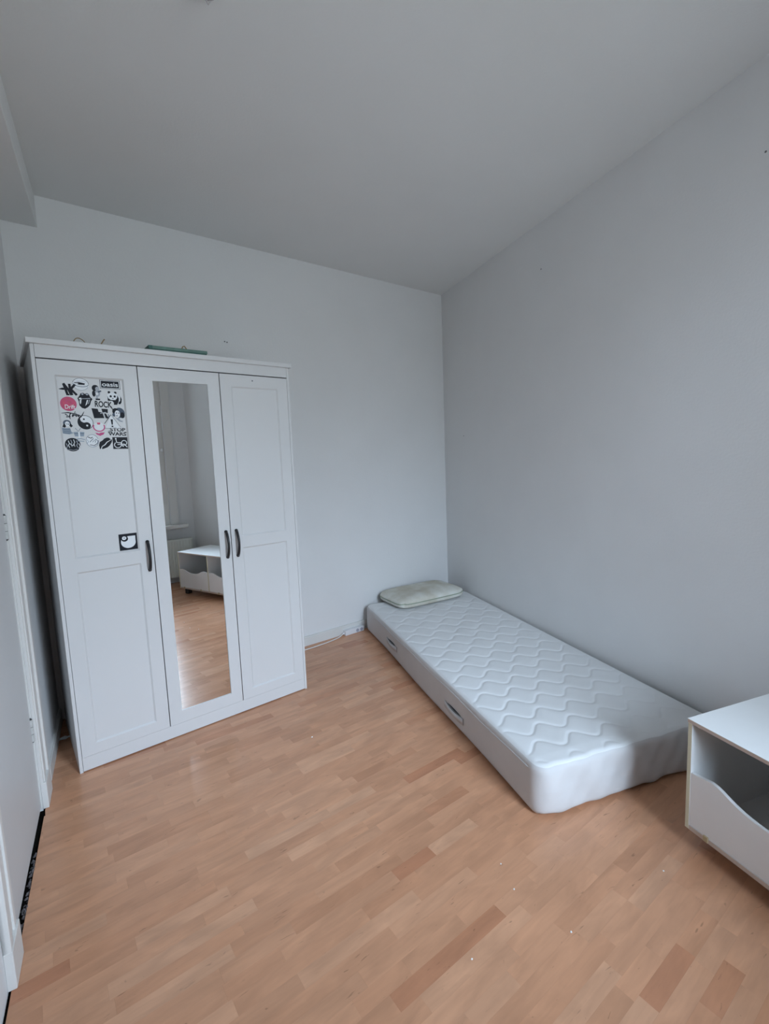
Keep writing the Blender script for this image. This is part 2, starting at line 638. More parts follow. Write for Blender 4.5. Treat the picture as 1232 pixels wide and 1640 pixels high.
# jambs and architrave round the opening
for x0, x1, xs in ((-0.125, 0.004, -1), (DW - 0.004, DW + 0.105, 1)):
    f = mb = MB()
    mb.box(x0, x1, *yb(-0.012, 0.0), -0.0, 2.16, 'trim')
    xo = (x0, x0 + 0.03) if xs < 0 else (x1 - 0.03, x1)
    mb.box(*xo, *yb(-0.020, 0.0), 0.0, 2.16, 'trim')
    xi = (x1 - 0.035, x1 - 0.012) if xs < 0 else (x0 + 0.012, x0 + 0.035)
    mb.box(*xi, *yb(-0.017, 0.0), 0.0, 2.13, 'trim')
    jb = (x1 - 0.004, x1) if xs < 0 else (x0, x0 + 0.004)
    mb.box(*jb, *yb(0.0, 0.06), 0.0, 2.06, 'trim')
    fr = mb.build('frame_post', door, bevel=0.002, segs=1)
    bl = MB().box(x0 - 0.001, x1 + 0.001, *yb(-0.0215, 0.0), 0.0, 0.11, 'trim').build('plinth_block', fr, bevel=0.002, segs=1)
MB().box(-0.125, DW + 0.105, *yb(-0.016, 0.0), 2.06, 2.17, 'trim').build('frame_head', door, bevel=0.002, segs=1)
for z in (0.343, 1.161, 1.86):
    hb = MB()
    cx = 0.006
    yk = ysgn * 0.0045
    for k, (za, zb) in enumerate(((-0.045, -0.016), (-0.014, 0.014), (0.016, 0.045))):
        hb.tube([(cx, yk, z + za), (cx, yk, z + zb)], 0.0085, 'hinge', 10)
    for za in (-0.015, 0.015):
        hb.tube([(cx, yk, z + za - 0.0015), (cx, yk, z + za + 0.0015)], 0.0075, 'hinge_dark', 10)
    hb.tube([(cx, yk, z + 0.045), (cx, yk, z + 0.051)], [0.007, 0.003], 'hinge_dark', 10)
    hb.tube([(cx, yk, z - 0.051), (cx, yk, z - 0.045)], [0.003, 0.007], 'hinge_dark', 10)
    hb.build('hinge', door)
MB().box(0.0, DW, *yb(0.07, 0.20), -0.009, 0.002, 'subfloor').build('gap_dark_strip', door)  # added dark strip, coloured as the shade in the gap under the leaf
# added unseen dark slab: closes the opening so that no daylight comes in round the leaf
MB().box(-0.04, DW + 0.04, *yb(WT + 0.001, WT + 0.06), -0.05, 2.14, 'gap_shade').build('leak_block_slab', door)

# crumbled screed along the gap under the door
rb = MB()
rr = random.Random(5)
for i in range(55):
    a = DOOR[0] + 0.25 + rr.random() ** 0.9 * 0.42
    d = 0.003 - rr.random() * 0.011
    p = pt(PB, LD, a, LN, d, -0.006)
    sz = 0.003 + rr.random() * 0.006
    vs = []
    for k in range(6):
        t = 2 * PI * k / 6
        q_ = sz * (0.7 + 0.6 * rr.random())
        vs.append((p[0] + q_ * math.cos(t), p[1] + q_ * math.sin(t), p[2]))
    vs.append((p[0], p[1], p[2] + sz * (0.9 + 0.6 * rr.random())))
    rb.add(vs, [(k, (k + 1) % 6, 6) for k in range(6)] + [(5, 4, 3, 2, 1, 0)], 'rubble')
rub = rb.build('screed_rubble')
tag(rub, 'grey crumbled screed along the gap below the door', 'rubble', kind='stuff')

# ------------------------------------------------------------------ window (behind the camera, seen in the mirror)
win = empty('window_1', (PD.x, PD.y, 0), math.atan2(-BT.y, -BT.x))   # local x along the wall from the right corner
structure(win, 'tall white-framed window with deep sill, at the mirror left edge', 'window')
# local +y of this frame points into the room or out of it
wy = 1 if (Matrix.Rotation(math.atan2(-BT.y, -BT.x), 3, 'Z') @ Vector((0, 1, 0))).dot(BN) > 0 else -1   # +1: local +y points into room


def yr(a, b):                                       # distances out of the room, from the wall face
    return tuple(sorted((-wy * a, -wy * b)))


s0, s1, z0, z1 = WIN
for x0, x1, xa, xb in ((s0 - 0.165, s0 - 0.075, s0 - 0.075, s0), (s1 + 0.075, s1 + 0.165, s1, s1 + 0.075)):
    MB().box(x0, x1, *yr(-0.034, 0.0), z0, z1 + 0.08, 'trim').build('casing', win, bevel=0.003)
    MB().box(xa, xb, *yr(-0.010, 0.0), z0, z1, 'trim').build('lining', win, bevel=0.002)
MB().box(s0 - 0.165, s1 + 0.165, *yr(-0.026, 0.0), z1, z1 + 0.09, 'trim').build('casing', win, bevel=0.003)
MB().box(s0 - 0.235, s1 + 0.235, *yr(-0.13, 0.03), z0 - 0.04, z0, 'trim').build('window_sill', win, bevel=0.006)
fmb = MB()
fy = yr(0.05, 0.11)
FW = 0.05
for x0, x1 in ((s0, s0 + FW), (s1 - FW, s1)):
    fmb.box(x0, x1, *fy, z0, z1, 'trim')
for a, b in ((z0, z0 + FW), (z1 - FW, z1)):
    fmb.box(s0 + FW, s1 - FW, *fy, a, b, 'trim')
fmb.build('window_frame', win, bevel=0.002, segs=1)
TZ = 1.88
MB().box(s0 + FW, s1 - FW, *yr(0.055, 0.105), TZ - 0.025, TZ + 0.025, 'trim').build('transom', win, bevel=0.002, segs=1)
for a, b, c, d in ((s0 + FW, s1 - FW, z0 + FW, TZ - 0.025), (s0 + FW, s1 - FW, TZ + 0.025, z1 - FW)):
    MB().box(a, b, *yr(0.078, 0.082), c, d, 'glass').build('pane', win)
MB().tube([(s0 - 0.07, wy * 0.040, 2.05), (s0 - 0.07, wy * 0.040, 0.70)], 0.004, 'plastic', 6).build('blind_cord', win)
MB().lathe([(0.001, -0.02), (0.010, -0.014), (0.012, 0.0), (0.008, 0.014), (0.002, 0.018)], (s0 - 0.045, wy * 0.03, 1.55), 'plastic', 12).build('window_knob', win, smooth=True)

# radiator under the sill
rad = empty('radiator', (PD.x, PD.y, 0), math.atan2(-BT.y, -BT.x))
tag(rad, 'cream panel radiator below the window sill, reflected in the mirror', 'radiator')
ra0, ra1, rz0, rz1 = 0.075, 1.45, 0.085, 0.525
rp = MB()
N = 42
yf = wy * 0.125
vs, fs = [], []
cols = []
for i in range(N):
    xa = ra0 + 0.01 + (ra1 - ra0 - 0.02) * i / N
    wd = (ra1 - ra0 - 0.02) / N
    cols += [(xa, 0.0), (xa + wd * 0.18, 0.004), (xa + wd * 0.82, 0.004)]
cols.append((ra1 - 0.01, 0.0))
for x, dd in cols:
    for z in (rz0 + 0.004, rz1 - 0.012):
        vs.append((x, yf + wy * dd, z))
        vs.append((x, yf - wy * 0.012, z))
for i in range(len(cols) - 1):
    a, b = i * 4, (i + 1) * 4
    fs += [(a, b, b + 2, a + 2), (a + 1, a + 3, b + 3, b + 1), (a + 2, b + 2, b + 3, a + 3), (a, a + 1, b + 1, b)]
rp.add(vs, fs, 'radiator')
rp.build('front_panel', rad)
MB().box(ra0 + 0.01, ra1 - 0.01, *sorted((wy * 0.045, wy * 0.057)), rz0, rz1 - 0.012, 'radiator').build('rear_panel', rad)
gb = MB()
for k in range(5):
    yy = 0.052 + k * 0.016
    gb.box(ra0 + 0.005, ra1 - 0.005, *sorted((wy * yy, wy * (yy + 0.008))), rz1 - 0.012, rz1 - 0.002, 'radiator')
gb.box(ra0, ra1, *sorted((wy * 0.126, wy * 0.131)), rz1 - 0.02, rz1, 'radiator')
gb.build('top_grille', rad)
for x0 in (ra0, ra1 - 0.008):
    MB().box(x0, x0 + 0.008, *sorted((wy * 0.04, wy * 0.131)), rz0, rz1, 'radiator').build('side_cover', rad, bevel=0.002, segs=1)
for x0 in (0.35, 1.15):
    MB().box(x0, x0 + 0.03, *sorted((wy * 0.002, wy * 0.046)), rz0 + 0.03, rz1 - 0.05, 'radiator').build('wall_bracket', rad)
MB().tube([(ra1 - 0.05, wy * 0.085, rz0 + 0.01), (ra1 - 0.05, wy * 0.085, 0.0)], 0.008, 'radiator', 8).build('pipe', rad)

# ================================================================== wardrobe
WW, WTH, WDEP = 1.1705, 0.3365, 0.575
ward = empty('wardrobe', (-2.6522, -1.5222, 0), WTH)
tag(ward, 'tall white three-door wardrobe with mirrored middle door and black handles', 'wardrobe')
# local: x along the front, y into the wardrobe, z up
ZB, ZT, ZD = 0.068, 1.888, 1.829
SP = 0.0135
MB().box(0, SP, 0, WDEP, 0, ZT, 'ward').build('side_panel', ward, bevel=0.001, segs=1)
MB().box(WW - SP, WW, 0, WDEP, 0, ZT, 'ward').build('side_panel', ward, bevel=0.001, segs=1)
cor = MB().box(-0.013, WW + 0.013, -0.015, WDEP, ZT, 1.910, 'ward')
cor.build('cornice', ward, bevel=0.0015, segs=1)
MB().box(SP + 0.0012, WW - SP - 0.0012, 0.0005, 0.018, ZD + 0.0055, ZT, 'ward').build('top_rail', ward)
MB().box(SP + 0.0012, WW - SP - 0.0012, 0.0005, 0.018, 0.005, ZB, 'ward').build('plinth', ward)
MB().box(SP, WW - SP, WDEP - 0.006, WDEP, 0.05, ZT, 'gap_shade').build('back_panel', ward)
MB().box(SP, WW - SP, 0.03, WDEP - 0.006, 0.05, 0.066, 'gap_shade').build('bottom_shelf', ward)
for xd in (0.393, 0.7735):
    MB().box(xd - 0.008, xd + 0.008, 0.03, WDEP - 0.006, 0.066, ZT, 'gap_shade').build('partition', ward)


def ward_door(x0, x1, kind, hx):
    d = MB()
    th = 0.018
    za, zb = ZB + 0.0012, ZD
    st = 0.058
    ix0, ix1 = x0 + st, x1 - st
    ry = 0.0060
    if kind == 'mirror':
        holes = [(0.131, 1.769)]
        ix0, ix1 = 0.4545, 0.7115
    else:
        holes = [(0.119, 0.917), (0.978, 1.768)]
    # frame: stiles and rails as one body, panels recessed with a sloped moulding
    zs = [za] + [v for h in holes for v in h] + [zb]
    d.box(x0, ix0, 0, th, za, zb, 'ward')
    d.box(ix1, x1, 0, th, za, zb, 'ward')
    for i in range(0, len(zs), 2):
        d.box(ix0, ix1, 0, th, zs[i], zs[i + 1], 'ward')
    for a, b in holes:
        if kind == 'mirror':
            d.box(ix0, ix1, 0.008, th, a, b, 'ward')
            continue
        e = 0.007
        o = [(ix0, 0, a), (ix1, 0, a), (ix1, 0, b), (ix0, 0, b)]
        i_ = [(ix0 + e, ry, a + e), (ix1 - e, ry, a + e), (ix1 - e, ry, b - e), (ix0 + e, ry, b - e)]
        d.add(o + i_, [(0, 1, 5, 4), (1, 2, 6, 5), (2, 3, 7, 6), (3, 0, 4, 7), (4, 5, 6, 7)], 'ward')
    ob = d.build('door', ward, recalc=False)
    # bow handle
    zc, hl = 0.947, 0.068
    pts = []
    for k in range(13):
        t = -1 + 2 * k / 12
        pts.append((hx, -0.006 - 0.026 * math.cos(t * PI / 2) ** 0.75, zc + t * hl))
    hb = MB().tube(pts, [0.0062 + 0.0012 * abs(-1 + 2 * k / 12) for k in range(13)], 'black', 10)
    for s in (-1, 1):
        hb.tube([(hx, 0.0, zc + s * hl), (hx, -0.009, zc + s * hl)], 0.0078, 'black', 10)
    tag(hb.build('handle', ob, smooth=True), 'black bow handle')
    return ob


G = 0.0021
d1 = ward_door(SP + 0.0016, 0.393 - G, 'panel', 0.367)
d2 = ward_door(0.393 + G, 0.7735 - G, 'mirror', 0.747)
d3 = ward_door(0.7735 + G, WW - SP - 0.0016, 'panel', 0.803)
tag(d1, 'panelled door covered with black and pink stickers')
tag(d2, 'middle door with a full-length mirror')
tag(d3, 'plain panelled door')
mi = MB().box(0.4548, 0.7112, 0.0045, 0.0078, 0.1313, 1.7687, 'mirror').build('mirror', d2)
tag(mi, 'full-length mirror glass')
MB().tube([(0.952, -0.001, 1.803), (0.952, 0.0, 1.803)], 0.004, 'dark_mark', 8).build('chip', d3)

# ------------------------------------------------------------------ stickers on the first door
def text_shape(s, bold):
    cu = bpy.data.curves.new('tmp_text', 'FONT')
    cu.body = s
    cu.offset = bold
    ob = bpy.data.objects.new('tmp_text', cu)
    COL.objects.link(ob)
    me = bpy.data.meshes.new_from_object(ob)
    vs = [v.co.copy() for v in me.vertices]
    fs = [tuple(p.vertices) for p in me.polygons]
    bpy.data.objects.remove(ob)
    bpy.data.meshes.remove(me)
    bpy.data.curves.remove(cu)
    x0, x1 = min(v.x for v in vs), max(v.x for v in vs)
    y0, y1 = min(v.y for v in vs), max(v.y for v in vs)
    return [((v.x - x0) / (x1 - x0) - 0.5, (v.y - y0) / (y1 - y0) - 0.5) for v in vs], fs


class Sticker:
    """flat print in units of its own width and height, centred on 0; every call lies on top of the last"""
    def __init__(self, cu, cz, w, h, y=0.0060, rot=0.0):
        self.c, self.w, self.h, self.rot = (cu, cz), w, h, rot
        self.mb, self.y = MB(), y - 0.0003

    def P(self, x, z):
        a, b = x * self.w, z * self.h
        c, s = math.cos(self.rot), math.sin(self.rot)
        return (self.c[0] + a * c - b * s, self.y, self.c[1] + a * s + b * c)

    def poly(self, pts, mat='ink'):
        self.mb.add([self.P(*p) for p in pts], [tuple(range(len(pts)))], mat)
        self.y -= 0.00004
        return self

    def ell(self, x, z, rx, rz, mat='ink', n=24, a0=0, a1=2 * PI):
        pts = [(x + rx * math.cos(a0 + (a1 - a0) * k / n), z + rz * math.sin(a0 + (a1 - a0) * k / n)) for k in range(n + (0 if a1 - a0 > 6.28 else 1))]
        return self.poly(pts, mat)

    def line(self, pts, wd, mat='ink', closed=False):
        """stroke of width wd (share of sticker width)"""
        P = list(pts) + ([pts[0]] if closed else [])
        vs, fs = [], []
        k = self.w / self.h
        for i, p in enumerate(P):
            a = P[max(i - 1, 0)] if not (closed and i == 0) else P[-2]
            b = P[min(i + 1, len(P) - 1)] if not (closed and i == len(P) - 1) else P[1]
            dx, dz = b[0] - a[0], (b[1] - a[1]) / k
            L = math.hypot(dx, dz) or 1
            w_ = wd[i] if isinstance(wd, (list, tuple)) else wd
            nx, nz = -dz / L * w_ / 2, dx / L * w_ / 2 * k
            vs += [self.P(p[0] + nx, p[1] + nz), self.P(p[0] - nx, p[1] - nz)]
        for i in range(len(P) - 1):
            fs.append((2 * i, 2 * i + 1, 2 * i + 3, 2 * i + 2))
        self.mb.add(vs, fs, mat)
        self.y -= 0.00004
        return self

    def arc(self, x, z, rx, rz, a0, a1, wd, mat='ink', n=18):
        return self.line([(x + rx * math.cos(a0 + (a1 - a0) * k / n), z + rz * math.sin(a0 + (a1 - a0) * k / n)) for k in range(n + 1)], wd, mat)

    def text(self, s, x, z, w, h, mat='ink', bold=0.055):
        vs, fs = text_shape(s, bold)
        self.mb.add([self.P(x + a * w, z + b * h) for a, b in vs], fs, mat)
        self.y -= 0.00004
        return self

    def done(self, label, name='sticker'):
        return tag(self.mb.build(name, d1, recalc=False), label)


def rect(x0, x1, z0, z1):
    return [(x0, z0), (x1, z0), (x1, z1), (x0, z1)]


# AK in heavy strokes with a side bar
s = Sticker(0.1167, 1.7104, 0.0659, 0.0518)
s.line([(-0.5, 0.0), (-0.30, 0.03), (-0.05, 0.03)], [0.02, 0.14, 0.10])
s.line([(-0.22, 0.48), (0.02, -0.02), (0.16, -0.46)], 0.13).line([(-0.22, 0.45), (-0.13, 0.0), (-0.05, -0.45)], 0.14).line([(-0.12, -0.42), (0.06, -0.42)], 0.10)
s.line([(0.10, 0.46), (0.12, 0.0), (0.20, -0.46)], 0.14).line([(0.42, 0.44), (0.16, 0.04)], 0.14).line([(0.14, 0.06), (0.46, -0.44)], 0.14)
s.done('black AK lettering sticker')
# eye in an oval
s = Sticker(0.1652, 1.7347, 0.0637, 0.0544, rot=-0.06)
s.ell(0, 0, 0.48, 0.48, 'paper')
s.arc(0, 0.0, 0.47, 0.47, 0.1, 3.0, 0.022).arc(0, 0.0, 0.45, 0.47, 3.5, 5.9, 0.018, 'ink2')
s.poly([(-0.42, 0.10), (-0.1, 0.16), (0.25, 0.10), (0.46, 0.03), (0.2, -0.02), (-0.12, -0.04)], 'ink').poly([(-0.32, 0.08), (-0.12, 0.06), (-0.2, 0.0)], 'paper')
s.arc(0, 0.04, 0.46, 0.22, 3.3, 6.1, 0.035, 'ink2').line([(-0.25, 0.22), (0.15, 0.25), (0.3, 0.2)], 0.02, 'ink3')
s.ell(0.33, 0.03, 0.10, 0.07, 'paper')
s.done('oval black and white eye sticker')
# oasis
s = Sticker(0.2776, 1.7405, 0.0800, 0.0380)
s.poly(rect(-0.5, 0.5, -0.5, 0.5)).poly(rect(-0.475, 0.475, -0.45, 0.45), 'paper').poly(rect(-0.44, 0.44, -0.39, 0.39))
s.text('oasis', 0, 0, 0.78, 0.46, 'paper', 0.015)
s.done('black oasis lettering sticker with white frame')
# small standing figure with dark hair
s = Sticker(0.2232, 1.7029, 0.0404, 0.0654)
s.ell(-0.10, 0.28, 0.34, 0.22).ell(0.08, 0.24, 0.20, 0.15, 'skin_grey').ell(0.05, -0.05, 0.26, 0.22, 'skin_grey')
s.ell(-0.30, -0.08, 0.16, 0.20).line([(0.1, 0.05), (0.3, 0.08), (0.42, 0.12)], 0.16, 'ink2').line([(-0.05, -0.25), (0.0, -0.42)], 0.18, 'skin_grey').poly(rect(-0.18, 0.25, -0.5, -0.40))
s.ell(0.0, -0.08, 0.13, 0.10, 'paper')
s.done('small grey print sticker of a dark-haired figure')
# panda
s = Sticker(0.2901, 1.6818, 0.0585, 0.0616)
s.ell(-0.1, 0.05, 0.42, 0.34, 'paper').ell(0.22, -0.1, 0.26, 0.3, 'paper')
s.ell(-0.33, 0.40, 0.09, 0.09).ell(0.09, 0.38, 0.09, 0.09)
s.poly([(-0.48, 0.18), (-0.42, -0.02), (-0.25, -0.14), (0.05, -0.14), (0.18, 0.0), (0.22, 0.22), (0.30, 0.0), (0.28, -0.22), (0.14, -0.48), (-0.08, -0.48), (-0.06, -0.34), (-0.16, -0.22), (-0.46, -0.20)])
s.poly([(0.42, 0.16), (0.50, -0.05), (0.46, -0.30), (0.38, -0.42), (0.24, -0.42), (0.26, -0.3), (0.38, -0.18)])
s.ell(-0.11, 0.16, 0.30, 0.24, 'paper').ell(-0.24, 0.12, 0.075, 0.08).ell(0.03, 0.12, 0.075, 0.08).ell(-0.11, -0.03, 0.05, 0.03)
s.done('black and white panda sticker')
# pink disc
s = Sticker(0.1128, 1.6494, 0.0600, 0.0605)
s.ell(0, 0, 0.5, 0.5, 'pink', 32).arc(0, 0, 0.455, 0.455, 0, 2 * PI, 0.03, 'magenta', 32).arc(0.05, 0.12, 0.2, 0.14, 0, 2 * PI, 0.04, 'magenta', 20)
s.text('Drift', 0.08, -0.20, 0.62, 0.30, 'paper', 0.012)
s.done('round pink Drift sticker')
# open mouth with tongue
s = Sticker(0.1746, 1.6642, 0.0571, 0.0706, rot=-0.08)
s.poly([(-0.48, 0.12), (-0.34, 0.30), (-0.28, 0.44), (-0.12, 0.49), (0.0, 0.43), (0.14, 0.50), (0.26, 0.44), (0.34, 0.30), (0.50, 0.16), (0.40, 0.02), (0.34, -0.20), (0.20, -0.36), (0.0, -0.48), (-0.20, -0.44), (-0.36, -0.30), (-0.40, -0.06)])
s.ell(-0.16, 0.40, 0.07, 0.05, 'skin_grey').ell(0.14, 0.41, 0.08, 0.05, 'skin_grey')
s.poly([(-0.40, 0.14), (-0.24, 0.18), (-0.20, 0.08), (-0.36, 0.06)], 'paper').line([(-0.2, 0.12), (0.08, 0.15), (0.36, 0.2)], 0.05, 'skin_grey')
s.poly([(-0.34, 0.02), (-0.22, 0.08), (-0.24, -0.12), (-0.28, -0.24), (-0.34, -0.14)], 'paper').poly([(0.12, 0.06), (0.22, 0.10), (0.14, -0.18), (0.02, -0.30), (0.08, -0.1)], 'paper')
s.line([(0.32, 0.12), (0.22, -0.16)], 0.05, 'skin_grey')
s.done('black open mouth with outstretched tongue sticker')
# ROCK
s = Sticker(0.2447, 1.6523, 0.0685, 0.0300, rot=-0.05)
s.text('ROCK', 0, 0, 0.98, 0.9, 'ink', 0.03)
s.line([(0.40, -0.2), (0.5, -0.6), (0.54, -0.95)], [0.08, 0.05, 0.02]).line([(-0.5, 0.1), (-0.42, 0.4)], [0.02, 0.06])
s.done('black ROCK lettering sticker')
# dark blocks
s = Sticker(0.2291, 1.6119, 0.0655, 0.0460)
s.poly([(-0.5, 0.48), (-0.14, 0.44), (-0.10, 0.16), (0.12, 0.10), (0.20, -0.44), (-0.40, -0.46)]).poly([(0.08, 0.46), (0.46, 0.44), (0.44, 0.06), (0.12, 0.12)])
s.poly([(0.20, 0.0), (0.32, 0.02), (0.48, -0.46), (0.30, -0.46)]).line([(-0.02, 0.0), (0.2, 0.1), (0.34, 0.12)], 0.05, 'skin_grey').line([(0.20, 0.05), (0.26, -0.45)], 0.04, 'skin_grey')
s.line([(0.44, -0.05), (0.5, -0.2), (0.44, -0.4)], 0.05, 'ink2')
s.done('black block sticker in two pieces')
# woman with big curled hair
s = Sticker(0.2985, 1.6077, 0.0528, 0.0674)
s.ell(0.12, 0.14, 0.40, 0.34, 'ink2').ell(-0.18, 0.22, 0.24, 0.22).ell(0.32, -0.02, 0.18, 0.2, 'ink').ell(-0.32, 0.0, 0.12, 0.12, 'ink2')
s.ell(-0.05, 0.06, 0.20, 0.24, 'paper').ell(-0.1, -0.06, 0.05, 0.03).ell(-0.12, 0.12, 0.05, 0.03).ell(0.06, 0.12, 0.05, 0.03)
s.line([(-0.05, -0.2), (0.05, -0.35), (0.3, -0.48)], [0.18, 0.14, 0.04], 'skin_grey').line([(-0.2, -0.2), (0.1, -0.44), (0.3, -0.4)], 0.03, 'ink2')
s.done('grey portrait sticker of a woman with big hair')
# scrawled tag
s = Sticker(0.1239, 1.6022, 0.0815, 0.0349, rot=-0.03)
s.line([(-0.5, 0.18), (-0.2, 0.28), (0.0, 0.2), (0.2, 0.1), (0.36, -0.05)], [0.02, 0.06, 0.05, 0.05, 0.04])
s.line([(-0.34, 0.1), (-0.22, -0.1), (-0.3, -0.25), (-0.1, -0.2)], 0.05).line([(-0.1, 0.2), (-0.16, -0.2), (-0.12, -0.5)], [0.05, 0.05, 0.03]).line([(0.0, 0.1), (-0.02, -0.22)], 0.05)
s.line([(0.0, -0.2), (0.12, 0.48), (0.16, -0.2)], 0.045).line([(0.05, 0.0), (0.3, -0.1)], 0.05).line([(0.22, 0.0), (0.3, -0.26), (0.38, -0.05)], 0.05).line([(0.34, -0.25), (0.44, 0.1), (0.52, 0.5)], [0.05, 0.05, 0.02])
s.done('black scrawled graffiti tag sticker')
# yin and yang
s = Sticker(0.1683, 1.5719, 0.0592, 0.0615, rot=0.35)
s.ell(0, 0, 0.5, 0.5, 'ink', 36).ell(0, 0, 0.465, 0.465, 'paper', 36)
s.ell(0, 0, 0.47, 0.47, 'ink', 24, PI / 2, 3 * PI / 2)
s.ell(0, 0.235, 0.235, 0.235, 'paper', 24).ell(0, -0.235, 0.235, 0.235, 'ink', 24).ell(0, 0.235, 0.06, 0.06).ell(0, -0.235, 0.065, 0.065, 'paper')
s.done('round yin and yang sticker')
# plain pink emblem
s = Sticker(0.2180, 1.5501, 0.0477, 0.0733)
s.ell(0, 0.05, 0.42, 0.28, 'paper')
s.arc(0, 0.04, 0.45, 0.26, 2.7, 6.75, 0.10, 'magenta').poly([(-0.16, 0.30), (0.14, 0.30), (0.10, 0.18), (-0.10, 0.18)], 'pink')
s.poly([(-0.36, -0.30), (-0.05, -0.36), (0.1, -0.30), (0.42, -0.28), (0.30, -0.42), (0.02, -0.5), (-0.24, -0.42)], 'magenta')
s.done('small pink and white emblem sticker')
# warning triangle
s = Sticker(0.2724, 1.5767, 0.0637, 0.0670)
s.poly([(-0.46, -0.46), (0.48, -0.46), (-0.05, 0.48)], 'paper').line([(-0.05, 0.46), (0.50, -0.36)], 0.022, 'ink2').line([(-0.50, -0.14), (-0.05, 0.46)], 0.04).line([(-0.5, -0.44), (-0.1, -0.46)], 0.025)
s.poly([(-0.10, 0.16), (0.04, 0.16), (0.02, -0.20), (-0.06, -0.20)]).ell(-0.02, -0.31, 0.06, 0.05)
s.done('white warning triangle sticker with exclamation mark')
# STOP WARS
s = Sticker(0.2876, 1.5318, 0.0736, 0.0369, rot=-0.02)
s.text('STOP', 0.04, 0.26, 0.84, 0.44, 'ink', 0.03).text('WARS', 0.0, -0.26, 0.98, 0.44, 'ink', 0.03)
s.line([(-0.5, -0.08), (-0.3, -0.06)], 0.04).line([(0.4, -0.02), (0.52, -0.06)], 0.04).line([(-0.48, 0.06), (-0.3, 0.08)], 0.03)
s.done('black STOP WARS lettering sticker')
# small portrait
s = Sticker(0.0997, 1.5505, 0.0427, 0.0638)
s.ell(0.0, 0.28, 0.34, 0.20, 'ink2').poly([(-0.30, 0.22), (-0.42, 0.02), (-0.2, -0.04), (0.0, 0.2)], 'ink').poly([(0.3, 0.26), (0.48, 0.08), (0.3, -0.02), (0.1, 0.2)])
s.ell(0.02, 0.22, 0.20, 0.17, 'paper').ell(0.10, 0.20, 0.05, 0.04, 'ink2').ell(-0.05, 0.21, 0.04, 0.03, 'ink2')
s.poly([(-0.48, -0.02), (-0.15, -0.06), (0.2, -0.05), (0.3, -0.3), (0.48, -0.4), (0.1, -0.48), (-0.44, -0.42)], 'ink3')
for zz in (-0.12, -0.24, -0.36):
    s.line([(-0.42, zz), (-0.1, zz - 0.05), (0.25, zz)], 0.05, 'ink2')
s.done('faded blue-grey portrait sticker')
# small sketch of a winged figure
s = Sticker(0.1398, 1.5176, 0.0405, 0.0608)
s.line([(-0.3, 0.48), (-0.05, 0.25), (0.2, 0.48)], 0.05, 'ink2').poly([(-0.5, 0.2), (-0.1, 0.22), (0.0, 0.1), (0.1, 0.22), (0.5, 0.2), (0.42, -0.1), (-0.4, -0.1)], 'ink3')
s.line([(-0.45, 0.1), (0.45, 0.1)], 0.05, 'ink2').line([(-0.1, -0.02), (0.1, -0.02)], 0.06, 'ink2').line([(0.0, 0.2), (0.0, -0.22)], 0.16, 'paper')
s.line([(-0.3, -0.30), (0.1, -0.26), (0.48, -0.34)], 0.08, 'ink3').line([(-0.2, -0.42), (0.4, -0.46)], 0.08, 'ink3')
s.done('pale blue-grey winged sketch sticker')
# round scrawl
s = Sticker(0.1121, 1.4760, 0.0576, 0.0578)
s.ell(0, 0, 0.5, 0.5, 'ink', 28)
for k, (a, b) in enumerate([(-0.40, 0.10), (-0.26, 0.30), (-0.10, 0.36), (0.08, 0.38), (0.26, 0.30), (0.40, 0.08)]):
    s.line([(a, b), (a + 0.06, b - 0.22), (a - 0.02, b - 0.34), (a + 0.05, b - 0.52)], 0.045, 'paper' if k % 2 else 'skin_grey')
s.line([(-0.3, -0.34), (0.0, -0.42), (0.28, -0.34)], 0.03, 'skin_grey').line([(-0.2, 0.1), (0.0, -0.08), (0.1, 0.05)], 0.05, 'paper')
s.done('round black scribbled sticker')
# round line drawing
s = Sticker(0.1868, 1.4917, 0.0515, 0.0578)
s.ell(0, 0, 0.47, 0.48, 'paper').arc(0, 0, 0.46, 0.47, 0.3, 6.4, 0.028, 'ink2', 28)
s.line([(-0.3, 0.3), (-0.1, 0.2), (0.05, 0.28)], 0.06).line([(-0.2, -0.1), (0.1, 0.2), (0.0, -0.1), (0.3, 0.15), (0.2, -0.12)], 0.05, 'ink2').line([(-0.2, -0.3), (0.1, -0.36), (0.36, -0.2)], 0.05)
s.line([(0.3, 0.1), (0.42, 0.0), (0.36, -0.2)], 0.05, 'ink2').line([(-0.38, 0.1), (-0.3, -0.05), (-0.4, -0.2)], 0.04, 'ink3')
s.done('round sticker with thin grey line drawing')
# lips
s = Sticker(0.2374, 1.4802, 0.0538, 0.0527)
s.poly([(-0.5, -0.15), (-0.42, 0.12), (-0.2, 0.26), (-0.08, 0.40), (0.12, 0.49), (0.30, 0.47), (0.38, 0.34), (0.50, 0.32), (0.46, 0.10), (0.30, -0.16), (0.10, -0.34), (-0.2, -0.46), (-0.46, -0.48)])
s.line([(-0.38, -0.5), (-0.28, -0.26), (-0.05, -0.10), (0.1, 0.10), (0.42, 0.30)], [0.06, 0.05, 0.07, 0.06, 0.03], 'paper')
s.done('black lips sticker')
# wheelchair sign
s = Sticker(0.2963, 1.4812, 0.0616, 0.0528)
s.poly(rect(-0.5, 0.5, -0.5, 0.5))
s.arc(-0.18, -0.16, 0.22, 0.24, 2.2, 6.2, 0.05, 'paper').line([(-0.28, 0.36), (-0.24, 0.05), (0.04, 0.03), (0.10, -0.22), (0.2, -0.3)], 0.06, 'paper').ell(-0.28, 0.38, 0.055, 0.06, 'paper')
s.arc(0.25, 0.02, 0.17, 0.2, 0.0, 2 * PI, 0.05, 'paper').line([(0.2, -0.05), (0.44, -0.36)], 0.06, 'paper').line([(-0.2, -0.12), (0.05, -0.1)], 0.05, 'paper')
s.done('black square sticker with white wheelchair sign')
